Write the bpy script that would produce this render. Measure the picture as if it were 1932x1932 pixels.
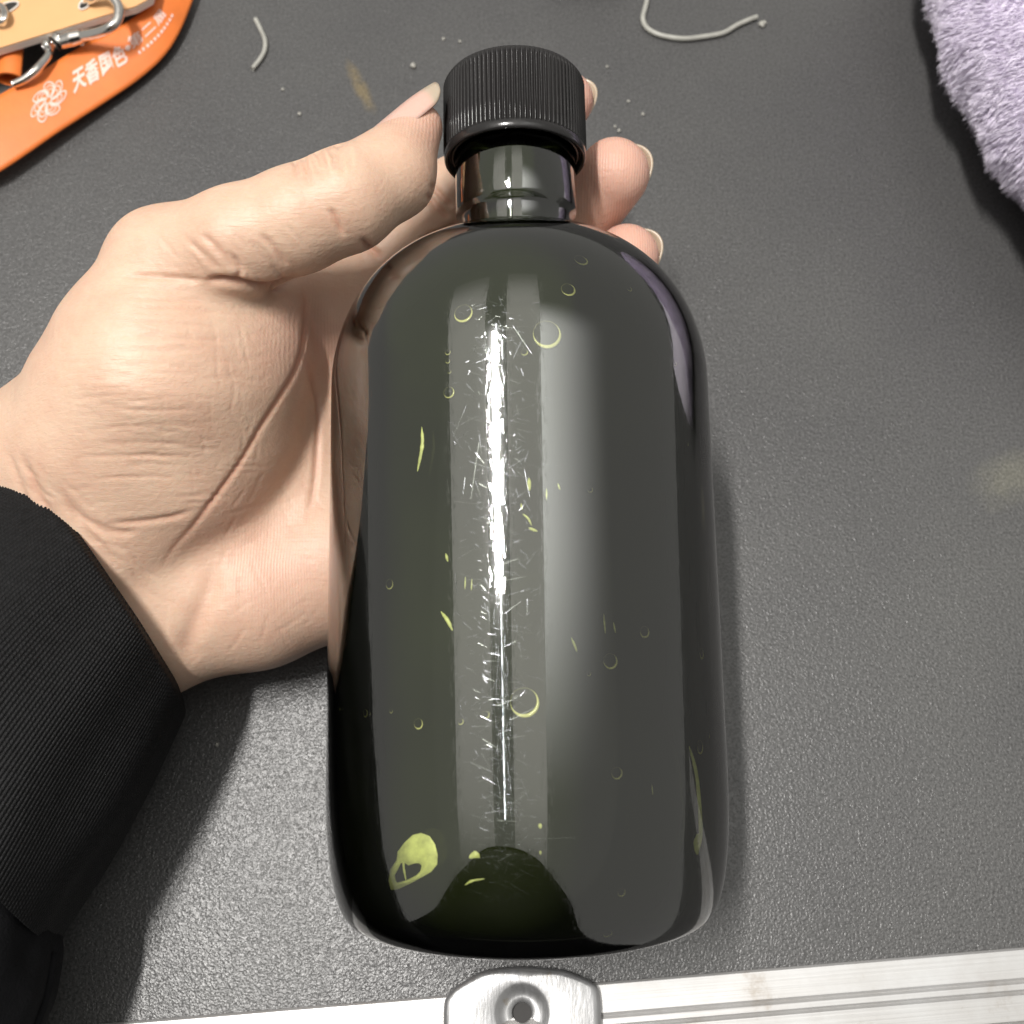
import bpy, math, random
import numpy as np
from mathutils import Matrix, Vector

random.seed(4)
rng = np.random.default_rng(7)
sc = bpy.context.scene
for o in list(bpy.data.objects):
    bpy.data.objects.remove(o, do_unlink=True)

# ------------------------------------------------------------------ camera
TH = math.radians(20.0)                       # lens tilted 20 degrees from straight down
CX = np.array([1.0, 0, 0])
CU = np.array([0, math.cos(TH), math.sin(TH)])
CF = np.array([0, math.sin(TH), -math.cos(TH)])
CP = np.array([0, -0.080, 0.225])
FPX, MID = 1932.0, 966.0
cam_d = bpy.data.cameras.new('camera')
cam_d.sensor_width = 36.0
cam_d.lens = 36.0
cam_d.clip_start = 0.005
cam_d.clip_end = 20.0
cam_d.dof.use_dof = True
cam_d.dof.focus_distance = 0.176
cam_d.dof.aperture_fstop = 26.0
cam = bpy.data.objects.new('camera', cam_d)
sc.collection.objects.link(cam)
cam.matrix_world = Matrix(((CX[0], CU[0], -CF[0], CP[0]), (CX[1], CU[1], -CF[1], CP[1]),
                           (CX[2], CU[2], -CF[2], CP[2]), (0, 0, 0, 1)))
sc.camera = cam

# ------------------------------------------------------------------ room light
world = bpy.data.worlds.new('World')
sc.world = world
world.use_nodes = True
bg = world.node_tree.nodes['Background']
bg.inputs['Color'].default_value = (1.0, 0.985, 0.93, 1)
bg.inputs['Strength'].default_value = 0.39


def lamp(name, loc, target, sx, sy, radiance, color=(1, 1, 1)):
    l = bpy.data.lights.new(name, 'AREA')
    l.shape = 'RECTANGLE'
    l.size, l.size_y = sx, sy
    l.energy = radiance * math.pi * sx * sy
    l.color = color
    o = bpy.data.objects.new(name, l)
    sc.collection.objects.link(o)
    o.location = loc
    d = Vector(target) - Vector(loc)
    zz = -d.normalized()                      # the long side stays along the desk's depth
    yy = Vector((0, 1, 0)); yy = (yy - zz * yy.dot(zz)).normalized()
    xx = yy.cross(zz)
    o.rotation_euler = Matrix((xx, yy, zz)).transposed().to_euler()
    return o


k_ = lamp('strip_lamp', (-0.305, 0.005, 1.28), (-0.10, -0.07, 0), 0.042, 0.40, 160, (1.0, 0.97, 0.93))
k_.data.spread = math.radians(120)             # narrowed beam aimed near left, so the upper right falls darker
lamp('thin_strip_lamp', (-0.285, -0.145, 1.32), (-0.285, -0.145, 0), 0.0085, 0.88, 28, (0.93, 0.97, 1.0))


def soft_ends(o, axis, ramp_len):
    """panel glow that fades out towards two ends, to soften its reflection"""
    o.data.use_nodes = True
    t = o.data.node_tree
    e = t.nodes['Emission']
    ge = t.nodes.new('ShaderNodeNewGeometry'); sp = t.nodes.new('ShaderNodeSeparateXYZ')
    t.links.new(ge.outputs['Parametric'], sp.inputs['Vector'])
    pp = t.nodes.new('ShaderNodeMath'); pp.operation = 'PINGPONG'; pp.inputs[1].default_value = 0.5
    t.links.new(sp.outputs[axis], pp.inputs[0])
    mr = t.nodes.new('ShaderNodeMapRange'); mr.interpolation_type = 'SMOOTHSTEP'
    mr.inputs['From Max'].default_value = ramp_len; mr.inputs['To Min'].default_value = 0.12
    t.links.new(pp.outputs['Value'], mr.inputs['Value'])
    t.links.new(mr.outputs['Result'], e.inputs['Strength'])


for wx, ww in ((-0.545, 0.45), (0.03, 0.30)):  # added panels for the bottle's pale bands; their gap mimics the phone's dark reflection
    soft_ends(lamp('warm_panel', (wx, 0.12, 1.00), (wx, 0.12, 0), ww, 1.70, 0.90, (1.0, 0.96, 0.90)), 'Y', 0.30)
g = lamp('right_reflection_panel', (0.665, 0.05, 1.02), (0.665, 0.05, 0), 0.96, 0.95, 2.9, (1.0, 1.0, 0.96))
g.data.use_nodes = True                       # added panel, graded to give the bottle's right side a fading reflection
lt = g.data.node_tree
em = lt.nodes['Emission']
geo = lt.nodes.new('ShaderNodeNewGeometry')
sep = lt.nodes.new('ShaderNodeSeparateXYZ')
pw = lt.nodes.new('ShaderNodeMath'); pw.operation = 'POWER'; pw.inputs[1].default_value = 2.2
lt.links.new(geo.outputs['Parametric'], sep.inputs['Vector'])
inv = lt.nodes.new('ShaderNodeMath'); inv.operation = 'SUBTRACT'; inv.inputs[0].default_value = 1.0
lt.links.new(sep.outputs['X'], inv.inputs[1])
lt.links.new(inv.outputs['Value'], pw.inputs[0])
mr_ = lt.nodes.new('ShaderNodeMapRange'); mr_.interpolation_type = 'SMOOTHSTEP'; mr_.inputs['From Max'].default_value = 0.4
pg_ = lt.nodes.new('ShaderNodeMath'); pg_.operation = 'PINGPONG'; pg_.inputs[1].default_value = 0.5
mu_ = lt.nodes.new('ShaderNodeMath'); mu_.operation = 'MULTIPLY'
lt.links.new(sep.outputs['Y'], pg_.inputs[0]); lt.links.new(pg_.outputs['Value'], mr_.inputs['Value'])
lt.links.new(mr_.outputs['Result'], mu_.inputs[0]); lt.links.new(pw.outputs['Value'], mu_.inputs[1])
lt.links.new(mu_.outputs['Value'], em.inputs['Strength'])

sc.view_settings.view_transform = 'Standard'
sc.view_settings.look = 'None'
sc.view_settings.exposure = 0.0
sc.view_settings.gamma = 1.0
sc.view_settings.use_curve_mapping = False
sc.render.engine = 'CYCLES'
sc.cycles.use_denoising = True
sc.cycles.max_bounces = 7
sc.cycles.transparent_max_bounces = 16


# ------------------------------------------------------------------ helpers
def P(px, py, d):                             # a point d metres deep along the lens axis
    return CP + d * (CF + (px - MID) / FPX * CX + (MID - py) / FPX * CU)


def on_desk(px, py, z=0.0):
    r = CF + (px - MID) / FPX * CX + (MID - py) / FPX * CU
    return CP + r * ((z - CP[2]) / r[2])


def mesh_obj(name, verts, faces, mat=None, parent=None, smooth=True):
    me = bpy.data.meshes.new(name)
    v = [tuple(map(float, p)) for p in verts] if not isinstance(verts, np.ndarray) else verts.tolist()
    me.from_pydata(v, [], faces if not isinstance(faces, np.ndarray) else faces.tolist())
    me.update()
    if smooth:
        me.polygons.foreach_set('use_smooth', [True] * len(me.polygons))
    if mat:
        me.materials.append(mat)
    o = bpy.data.objects.new(name, me)
    sc.collection.objects.link(o)
    if parent:
        o.parent = parent
    return o


def empty(name, matrix=None):
    o = bpy.data.objects.new(name, None)
    o.empty_display_size = 0.01
    sc.collection.objects.link(o)
    if matrix is not None:
        o.matrix_world = matrix
    return o


def tag(o, label, cat, group=None):
    o['label'] = label
    o['category'] = cat
    if group:
        o['group'] = group
    return o


def grid_faces(nu, nv, wrap_u=False, wrap_v=False):
    f = []
    for i in range(nu if wrap_u else nu - 1):
        for j in range(nv if wrap_v else nv - 1):
            a = i * nv + j
            b = ((i + 1) % nu) * nv + j
            c = ((i + 1) % nu) * nv + (j + 1) % nv
            d = i * nv + (j + 1) % nv
            f.append((a, b, c, d))
    return f


def catmull(pts, n):
    pts = np.asarray(pts, float)
    p = np.vstack([2 * pts[0] - pts[1], pts, 2 * pts[-1] - pts[-2]])
    out = []
    m = len(pts) - 1
    for t in np.linspace(0, m - 1e-9, n):
        i = int(t); u = t - i
        a, b, c, d = p[i], p[i + 1], p[i + 2], p[i + 3]
        out.append(0.5 * (2 * b + (c - a) * u + (2 * a - 5 * b + 4 * c - d) * u * u + (3 * b - a - 3 * c + d) * u ** 3))
    return np.array(out)


def tube(name, pts, rad, mat, parent=None, n=40, seg=12, caps=True, flat=1.0):
    c = catmull(pts, n)
    rr = np.interp(np.linspace(0, 1, n), np.linspace(0, 1, len(np.atleast_1d(rad))), np.atleast_1d(rad)) if np.ndim(rad) else np.full(n, rad)
    V = []
    up = None
    for i in range(n):
        t = c[min(i + 1, n - 1)] - c[max(i - 1, 0)]
        t /= np.linalg.norm(t)
        if up is None:
            up = np.array([0, 0, 1.0]) if abs(t[2]) < 0.9 else np.array([0, 1.0, 0])
        s = np.cross(t, up); s /= np.linalg.norm(s)
        up = np.cross(s, t)
        for k in range(seg):
            a = 2 * math.pi * k / seg
            V.append(c[i] + rr[i] * (math.cos(a) * s + flat * math.sin(a) * up))
    F = grid_faces(n, seg, wrap_v=True)
    if caps:
        F.append(tuple(range(seg))[::-1]); F.append(tuple((n - 1) * seg + k for k in range(seg)))
    F = [tuple(reversed(f)) for f in F]
    return mesh_obj(name, np.array(V), F, mat, parent)


def lathe(name, prof, mat, parent=None, seg=160, rib=None):
    """prof: list of (r, z); rib(phi, i) -> extra radius"""
    V = []
    for i, (r, z) in enumerate(prof):
        for k in range(seg):
            a = 2 * math.pi * k / seg
            q = r + (rib(a, i) if rib else 0.0)
            V.append((q * math.cos(a), q * math.sin(a), z))
    F = []
    n = len(prof)
    for i in range(n - 1):
        for k in range(seg):
            F.append((i * seg + k, i * seg + (k + 1) % seg, (i + 1) * seg + (k + 1) % seg, (i + 1) * seg + k))
    return mesh_obj(name, np.array(V), F, mat, parent)


# ------------------------------------------------------------------ materials
def material(name):
    m = bpy.data.materials.new(name)
    m.use_nodes = True
    nt = m.node_tree
    return m, nt, nt.nodes['Principled BSDF'], nt.nodes['Material Output']


def node(nt, typ, **kw):
    n = nt.nodes.new(typ)
    for k, v in kw.items():
        if k in n.inputs:
            n.inputs[k].default_value = v
        else:
            setattr(n, k, v)
    return n


def noise(nt, scale, detail=4.0, rough=0.55, vec=None, dist=0.0):
    n = node(nt, 'ShaderNodeTexNoise', Scale=scale, Detail=detail, Roughness=rough, Distortion=dist)
    if vec is not None:
        nt.links.new(vec, n.inputs['Vector'])
    return n


def ramp(nt, fac, stops):
    r = nt.nodes.new('ShaderNodeValToRGB')
    e = r.color_ramp.elements
    while len(e) < len(stops):
        e.new(0.5)
    for k, (p, c) in enumerate(stops):
        e[k].position = p
        e[k].color = (*c, 1) if len(c) == 3 else c
    nt.links.new(fac, r.inputs['Fac'])
    return r


def bump(nt, bs, height, strength, dist, chain=None):
    b = node(nt, 'ShaderNodeBump', Strength=strength, Distance=dist)
    nt.links.new(height, b.inputs['Height'])
    if chain is not None:
        nt.links.new(chain.outputs['Normal'], b.inputs['Normal'])
    if bs is not None:
        nt.links.new(b.outputs['Normal'], bs.inputs['Normal'])
    return b


def objcoord(nt):
    return nt.nodes.new('ShaderNodeTexCoord').outputs['Object']


def mixc(nt, fac, a, b, blend='MIX'):
    m = nt.nodes.new('ShaderNodeMix')
    m.data_type = 'RGBA'
    m.blend_type = blend
    for s, v in (('Factor', fac), ('A', a), ('B', b)):
        i = [x for x in m.inputs if x.name == s and (x.type == 'RGBA' or s == 'Factor' and x.type == 'VALUE')][0]
        if hasattr(v, 'links') or hasattr(v, 'is_linked'):
            nt.links.new(v, i)
        else:
            i.default_value = v if not isinstance(v, tuple) else (*v, 1)
    return [x for x in m.outputs if x.type == 'RGBA'][0]


def mat_desk():
    m, nt, bs, _ = material('desk_laminate')
    co = objcoord(nt)
    big = noise(nt, 14, 5, 0.6, co)
    c = ramp(nt, big.outputs['Fac'], [(0.3, (0.070, 0.069, 0.070)), (0.75, (0.090, 0.089, 0.087))])
    # dusty yellowish smears
    sm = noise(nt, 9, 3, 0.5, co, 1.5)
    sr = ramp(nt, sm.outputs['Fac'], [(0.68, (0, 0, 0)), (0.80, (1, 1, 1))])
    col = mixc(nt, sr.outputs['Color'], c.outputs['Color'], (0.105, 0.10, 0.088))
    # ochre streak left of the cap, pale smudge at the right
    for px_, py_, ang, sx_, sy_, tint, n_sc in ((680, 165, -1.15, 0.015, 0.0032, (0.20, 0.15, 0.07), 260), (1905, 905, 0.5, 0.016, 0.010, (0.15, 0.145, 0.115), 120)):
        q = on_desk(px_, py_)
        mp = nt.nodes.new('ShaderNodeMapping'); mp.vector_type = 'TEXTURE'
        mp.inputs['Location'].default_value = (q[0], q[1], 0); mp.inputs['Rotation'].default_value = (0, 0, ang); mp.inputs['Scale'].default_value = (sx_, sy_, 1)
        nt.links.new(co, mp.inputs['Vector'])
        gr = nt.nodes.new('ShaderNodeTexGradient'); gr.gradient_type = 'SPHERICAL'
        nt.links.new(mp.outputs['Vector'], gr.inputs['Vector'])
        ns = noise(nt, n_sc, 4, 0.6, co)
        mu = nt.nodes.new('ShaderNodeMath'); mu.operation = 'MULTIPLY'
        nt.links.new(gr.outputs['Fac'], mu.inputs[0]); nt.links.new(ns.outputs['Fac'], mu.inputs[1])
        rm = ramp(nt, mu.outputs['Value'], [(0.12, (0, 0, 0)), (0.42, (0.6, 0.6, 0.6))])
        col = mixc(nt, rm.outputs['Color'], col, tint)
    fine = noise(nt, 1700, 2, 0.6, co)
    fr2 = ramp(nt, fine.outputs['Fac'], [(0.32, (0.62,) * 3), (0.68, (1.35,) * 3)])
    col = mixc(nt, 1.0, col, fr2.outputs['Color'], 'MULTIPLY')
    nt.links.new(col, bs.inputs['Base Color'])
    rr = noise(nt, 25, 4, 0.6, co)
    r2 = ramp(nt, rr.outputs['Fac'], [(0.3, (0.26,) * 3), (0.7, (0.33,) * 3)])
    nt.links.new(r2.outputs['Color'], bs.inputs['Roughness'])
    bs.inputs['IOR'].default_value = 1.5
    vo = node(nt, 'ShaderNodeTexVoronoi', Scale=2250.0, feature='SMOOTH_F1')
    dn = noise(nt, 700, 2, 0.5, co)
    dm = nt.nodes.new('ShaderNodeVectorMath'); dm.operation = 'MULTIPLY_ADD'
    dm.inputs[1].default_value = (0.0012,) * 3
    nt.links.new(dn.outputs['Color'], dm.inputs[0]); nt.links.new(co, dm.inputs[2])
    nt.links.new(dm.outputs['Vector'], vo.inputs['Vector'])
    n1 = noise(nt, 4200, 1, 0.6, co)
    b3 = bump(nt, None, vo.outputs['Distance'], 0.40, 0.00030)
    n2 = noise(nt, 1100, 1, 0.5, co)
    b1 = bump(nt, None, n2.outputs['Fac'], 0.2, 0.0004, b3)
    bump(nt, bs, n1.outputs['Fac'], 0.25, 0.0002, b1)
    return m


def mat_skin():
    m, nt, bs, _ = material('skin')
    co = objcoord(nt)
    n = noise(nt, 95, 6, 0.7, co)
    c = ramp(nt, n.outputs['Fac'], [(0.3, (0.57, 0.365, 0.265)), (0.7, (0.64, 0.460, 0.340))])
    at = nt.nodes.new('ShaderNodeAttribute'); at.attribute_name = 'pink'
    col = mixc(nt, at.outputs['Fac'], c.outputs['Color'], (0.65, 0.35, 0.28))
    cr = nt.nodes.new('ShaderNodeAttribute'); cr.attribute_name = 'crease'
    col2 = mixc(nt, cr.outputs['Fac'], col, (0.50, 0.20, 0.13))
    nt.links.new(col2, bs.inputs['Base Color'])
    bs.inputs['Roughness'].default_value = 0.46
    bs.inputs['IOR'].default_value = 1.42
    bs.inputs['Subsurface Weight'].default_value = 0.35
    bs.inputs['Subsurface Radius'].default_value = (1.0, 0.42, 0.25)
    bs.inputs['Subsurface Scale'].default_value = 0.0022
    n1 = noise(nt, 900, 3, 0.6, co)
    v = node(nt, 'ShaderNodeTexVoronoi', Scale=650.0, feature='DISTANCE_TO_EDGE')
    nt.links.new(co, v.inputs['Vector'])
    mp = nt.nodes.new('ShaderNodeMapping')
    mp.inputs['Scale'].default_value = (220, 1700, 1300)
    nt.links.new(co, mp.inputs['Vector'])
    ln = noise(nt, 1.0, 3, 0.6, mp.outputs['Vector'], 0.6)
    b0 = bump(nt, None, ln.outputs['Fac'], 0.22, 0.0005)
    b1 = bump(nt, None, v.outputs['Distance'], 0.10, 0.0006, b0)
    wv = node(nt, 'ShaderNodeTexWave', Scale=560.0, Distortion=5.0, Detail=1.0)
    wv.inputs['Detail Scale'].default_value = 0.25
    nt.links.new(co, wv.inputs['Vector'])
    wm = nt.nodes.new('ShaderNodeMath'); wm.operation = 'MULTIPLY'
    nt.links.new(wv.outputs['Fac'], wm.inputs[0]); nt.links.new(at.outputs['Fac'], wm.inputs[1])
    b1 = bump(nt, None, wm.outputs['Value'], 0.30, 0.00025, b1)
    bump(nt, bs, n1.outputs['Fac'], 0.15, 0.0005, b1)
    return m


def mat_nail():
    m, nt, bs, _ = material('nail')
    at = nt.nodes.new('ShaderNodeAttribute'); at.attribute_name = 'free'
    col = mixc(nt, at.outputs['Fac'], (0.62, 0.40, 0.33), (0.44, 0.36, 0.27))
    nt.links.new(col, bs.inputs['Base Color'])
    bs.inputs['Roughness'].default_value = 0.30
    bs.inputs['Subsurface Weight'].default_value = 0.2
    bs.inputs['Subsurface Radius'].default_value = (1.0, 0.5, 0.35)
    bs.inputs['Subsurface Scale'].default_value = 0.001
    return m


def mat_plain(name, col, rough=0.5, metal=0.0, ior=1.5, bscale=None, bstr=0.2, bdist=0.0003, var=0.0, vscale=60):
    m, nt, bs, _ = material(name)
    co = objcoord(nt)
    if var:
        n = noise(nt, vscale, 4, 0.6, co)
        c = ramp(nt, n.outputs['Fac'], [(0.3, tuple(x * (1 - var) for x in col)), (0.7, tuple(min(1, x * (1 + var)) for x in col))])
        nt.links.new(c.outputs['Color'], bs.inputs['Base Color'])
    else:
        bs.inputs['Base Color'].default_value = (*col, 1)
    bs.inputs['Roughness'].default_value = rough
    bs.inputs['Metallic'].default_value = metal
    bs.inputs['IOR'].default_value = ior
    if bscale:
        n = noise(nt, bscale, 3, 0.6, co)
        bump(nt, bs, n.outputs['Fac'], bstr, bdist)
    return m


def mat_bottle():
    """thin clear tinted plastic wall: mirror by fresnel, the rest passes to the liquid behind it"""
    m, nt, bs, out = material('bottle_plastic')
    nt.nodes.remove(bs)
    co = objcoord(nt)
    tr = node(nt, 'ShaderNodeBsdfTransparent', Color=(0.86, 0.88, 0.80, 1))
    gl = node(nt, 'ShaderNodeBsdfGlossy', Roughness=0.022, Color=(1, 1, 1, 1))
    fr = node(nt, 'ShaderNodeFresnel', IOR=2.12)
    # hairline scratches: stretched noise seen as thin ridges, in two directions
    hs = []
    for sx, sy, sz, rot in ((3200, 3200, 420, 0.2), (2600, 2600, 380, 1.1), (3000, 3000, 400, -0.9)):
        mp = nt.nodes.new('ShaderNodeMapping')
        mp.inputs['Scale'].default_value = (sx, sy, sz)
        mp.inputs['Rotation'].default_value = (0.0, rot, 0.0)
        nt.links.new(co, mp.inputs['Vector'])
        n = noise(nt, 1.0, 2, 0.5, mp.outputs['Vector'])
        r = ramp(nt, n.outputs['Fac'], [(0.62, (0, 0, 0)), (0.65, (1, 1, 1)), (0.68, (0, 0, 0))])
        hs.append(r.outputs['Color'])
    b = bump(nt, None, hs[0], 0.04, 0.00003)
    b = bump(nt, None, hs[1], 0.04, 0.00003, b)
    b = bump(nt, None, hs[2], 0.04, 0.00003, b)
    wv = noise(nt, 45, 2, 0.5, co)
    b = bump(nt, None, wv.outputs['Fac'], 0.018, 0.0004, b)
    nt.links.new(b.outputs['Normal'], gl.inputs['Normal'])
    nt.links.new(b.outputs['Normal'], fr.inputs['Normal'])
    g2 = node(nt, 'ShaderNodeBsdfGlossy', Roughness=0.16, Color=(1, 1, 1, 1))
    nt.links.new(b.outputs['Normal'], g2.inputs['Normal'])
    gm = node(nt, 'ShaderNodeMixShader', Fac=0.06)
    nt.links.new(gl.outputs['BSDF'], gm.inputs[1]); nt.links.new(g2.outputs['BSDF'], gm.inputs[2])
    mx = nt.nodes.new('ShaderNodeMixShader')
    nt.links.new(fr.outputs['Fac'], mx.inputs['Fac'])
    nt.links.new(tr.outputs['BSDF'], mx.inputs[1])
    nt.links.new(gm.outputs['Shader'], mx.inputs[2])
    nt.links.new(mx.outputs['Shader'], out.inputs['Surface'])
    return m


M = {}
M['desk'] = mat_desk()
M['skin'] = mat_skin()
M['nail'] = mat_nail()
M['bottle'] = mat_bottle()
M['liquid'] = mat_plain('dark_green_liquid', (0.015, 0.020, 0.0045), 0.03, ior=1.33, var=0.3, vscale=40)
M['cap'] = mat_plain('black_cap_plastic', (0.018, 0.017, 0.017), 0.21, bscale=1500, bstr=0.10)
M['bubble'] = mat_plain('bubble_highlight', (0.74, 0.74, 0.28), 0.12)
M['painted_caustic'] = mat_plain('yellow_green_caustic', (0.70, 0.74, 0.26), 0.4, var=0.30, vscale=500)  # pale colour stands in for light focused through the liquid
M['knit'] = mat_plain('black_knit', (0.008, 0.008, 0.0085), 0.6, ior=1.28, bscale=3500, bstr=0.5, var=0.35, vscale=900)
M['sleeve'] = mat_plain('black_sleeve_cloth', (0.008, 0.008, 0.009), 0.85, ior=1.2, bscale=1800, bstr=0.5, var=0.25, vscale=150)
M['orange'] = mat_plain('orange_satin_ribbon', (0.74, 0.185, 0.034), 0.48, bscale=2500, bstr=0.25, var=0.07, vscale=200)
M['print'] = mat_plain('pale_pink_print', (0.82, 0.58, 0.50), 0.6)
M['chrome'] = mat_plain('bright_steel', (0.75, 0.72, 0.68), 0.16, metal=1.0)
M['tan'] = mat_plain('tan_badge_card', (0.68, 0.39, 0.18), 0.42, var=0.05)
M['edge'] = mat_plain('pale_card_edge', (0.78, 0.72, 0.66), 0.5)
M['hole'] = mat_plain('dark_inside', (0.015, 0.013, 0.012), 0.6)
M['lilac'] = mat_plain('lilac_plush', (0.90, 0.84, 0.96), 0.9, var=0.04, vscale=60)
M['thread'] = mat_plain('pale_grey_thread', (0.36, 0.355, 0.32), 0.35, var=0.15, vscale=300)
M['crumb'] = mat_plain('pale_crumb', (0.42, 0.41, 0.37), 0.7, var=0.2, vscale=900)


def mat_alu():
    m, nt, bs, _ = material('white_aluminium')
    co = objcoord(nt)
    n = noise(nt, 55, 6, 0.7, co)
    c = ramp(nt, n.outputs['Fac'], [(0.30, (0.36, 0.32, 0.28)), (0.42, (0.50, 0.49, 0.48)), (0.7, (0.57, 0.57, 0.57))])
    nt.links.new(c.outputs['Color'], bs.inputs['Base Color'])
    bs.inputs['Metallic'].default_value = 0.55
    bs.inputs['Roughness'].default_value = 0.42
    mp = nt.nodes.new('ShaderNodeMapping')
    mp.inputs['Scale'].default_value = (20, 2500, 2500)
    nt.links.new(co, mp.inputs['Vector'])
    n2 = noise(nt, 1.0, 2, 0.5, mp.outputs['Vector'])
    bump(nt, bs, n2.outputs['Fac'], 0.12, 0.0003)
    return m


def mat_steel():
    m, nt, bs, _ = material('scuffed_steel')
    co = objcoord(nt)
    mp = nt.nodes.new('ShaderNodeMapping')
    mp.inputs['Scale'].default_value = (900, 220, 400)
    nt.links.new(co, mp.inputs['Vector'])
    n = noise(nt, 1.0, 4, 0.6, mp.outputs['Vector'])
    sp = noise(nt, 260, 3, 0.5, co)
    c = ramp(nt, sp.outputs['Fac'], [(0.25, (0.30, 0.27, 0.23)), (0.33, (0.36, 0.36, 0.36)), (0.8, (0.45, 0.45, 0.46))])
    nt.links.new(c.outputs['Color'], bs.inputs['Base Color'])
    bs.inputs['Metallic'].default_value = 0.72
    r = ramp(nt, n.outputs['Fac'], [(0.3, (0.30,) * 3), (0.7, (0.50,) * 3)])
    nt.links.new(r.outputs['Color'], bs.inputs['Roughness'])
    bump(nt, bs, n.outputs['Fac'], 0.25, 0.0004)
    return m


M['alu'] = mat_alu()
M['steel'] = mat_steel()

# ------------------------------------------------------------------ desk
desk = mesh_obj('desk', [(-0.6, -0.19, 0), (0.6, -0.19, 0), (0.6, 0.55, 0), (-0.6, 0.55, 0),
                         (-0.6, -0.19, -0.025), (0.6, -0.19, -0.025), (0.6, 0.55, -0.025), (-0.6, 0.55, -0.025)],
                [(0, 1, 2, 3), (7, 6, 5, 4), (0, 4, 5, 1), (1, 5, 6, 2), (2, 6, 7, 3), (3, 7, 4, 0)], M['desk'], smooth=False)
desk['kind'] = 'structure'
desk['label'] = 'dark grey textured desk top'

# ------------------------------------------------------------------ bottle
TILT = math.radians(8.2)
SB = -0.0685                                   # base, measured along the axis from the mid point
ax = math.cos(TILT) * CU + math.sin(TILT) * CF - 0.0167 * CX
ax /= np.linalg.norm(ax)
mid = P(984, 966, 0.1842)
base = mid + SB * ax
xl = CX - ax * np.dot(CX, ax); xl /= np.linalg.norm(xl)
yl = np.cross(ax, xl)
BM = np.eye(4); BM[:3, 0] = xl; BM[:3, 1] = yl; BM[:3, 2] = ax; BM[:3, 3] = base
BMI = np.linalg.inv(BM)
bottle = empty('bottle', Matrix(BM.tolist()))
tag(bottle, 'dark green round shouldered plastic bottle with black ribbed cap held upright in the hand', 'bottle')


def body_profile(off=0.0):
    R, rn, rb = 0.0343 - off, 0.0105 - off, 0.0292 - off
    s0, s1, s2, s3 = off, 0.0230, 0.0905, 0.1180 - off * 0.6
    p = [(1e-5, s0 + 0.0016), (0.010, s0 + 0.0016), (0.020, s0 + 0.0012), (0.0255 - off, s0 + 0.0002)]
    for a in np.linspace(0, math.pi / 2, 22):
        p.append((rb + (R - rb) * math.sin(a) ** 0.86, s1 - (s1 - s0) * math.cos(a) ** 0.86))
    for s in np.linspace(s1, s2, 14)[1:-1]:
        p.append((R - 0.0004 * (s - s1) / (s2 - s1), s))
    for a in np.linspace(0, math.pi / 2, 30):
        q = math.cos(a) ** 0.99
        p.append((rn + (R - 0.0004 - rn) * q, s2 + (s3 - s2) * math.sin(a) ** 0.99))
    return p


neck = [(0.0101, 0.1186), (0.0101, 0.1228), (0.0104, 0.1239), (0.0112, 0.1244), (0.01135, 0.1251), (0.01135, 0.1352), (0.0108, 0.1359), (0.0100, 0.1360), (0.0100, 0.1470)]
lathe('shell', body_profile() + neck, M['bottle'], bottle, 200)
necki = [(0.0082, 0.1186), (0.0082, 0.1242), (0.0090, 0.1252), (0.0092, 0.1340), (0.0060, 0.1345), (1e-5, 0.1346)]
LIQ = body_profile(0.0019)
lathe('liquid', LIQ + necki, M['liquid'], bottle, 160)
NR = 92
capz0, capz1 = 0.1352, 0.1514
cp = [(0.0112, capz0 + 0.003), (0.0114, capz0 + 0.0010), (0.0117, capz0 + 0.0006), (0.0121, capz0 + 0.0008), (0.0123, capz0 + 0.0016), (0.0125, capz0 + 0.0012),
      (0.0127, capz0 + 0.0001), (0.0131, capz0), (0.01335, capz0 + 0.0003), (0.0134, capz0 + 0.0014), (0.0132, capz0 + 0.0018),
      (0.01315, capz0 + 0.0020), (0.01315, capz0 + 0.006), (0.0131, capz0 + 0.0148), (0.0130, capz0 + 0.0155), (0.0127, capz1 - 0.0002),
      (0.0116, capz1), (0.006, capz1 + 0.0001), (1e-5, capz1 + 0.0001)]


def rib(a, i):
    if 11 <= i <= 13:
        return 0.00042 * (1 - abs(math.sin(a * NR / 2)) ** 0.7 * 2) * 0.9
    if i == 14:
        return 0.00012 * (1 - abs(math.sin(a * NR / 2)) * 2)
    return 0.0


lathe('cap', cp, M['cap'], bottle, NR * 8, rib)

prof_r = np.array([q[0] for q in LIQ]); prof_z = np.array([q[1] for q in LIQ])
srt = np.argsort(prof_z[4:]); PZ = prof_z[4:][srt]; PR = prof_r[4:][srt]


def on_liquid(px, py, lift=0.00025):
    """first point of the liquid's surface along the view ray, in the bottle's own frame; returns point, normal"""
    o = BMI[:3, :3] @ CP + BMI[:3, 3]
    r = CF + (px - MID) / FPX * CX + (MID - py) / FPX * CU
    d = BMI[:3, :3] @ r
    t = np.linspace(0.12, 0.23, 2200)
    q = o + t[:, None] * d
    rad = np.hypot(q[:, 0], q[:, 1])
    lim = np.interp(q[:, 2], PZ, PR, left=0, right=0)
    k = np.nonzero(rad <= lim)[0]
    if len(k) == 0:
        return None, None
    p = q[k[0]]
    n = np.array([p[0], p[1], 0]) / max(rad[k[0]], 1e-6)
    dz = (np.interp(p[2] + 0.001, PZ, PR) - np.interp(p[2] - 0.001, PZ, PR)) / 0.002
    n = n - np.array([0, 0, dz]); n /= np.linalg.norm(n)
    return p + n * lift, n


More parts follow.
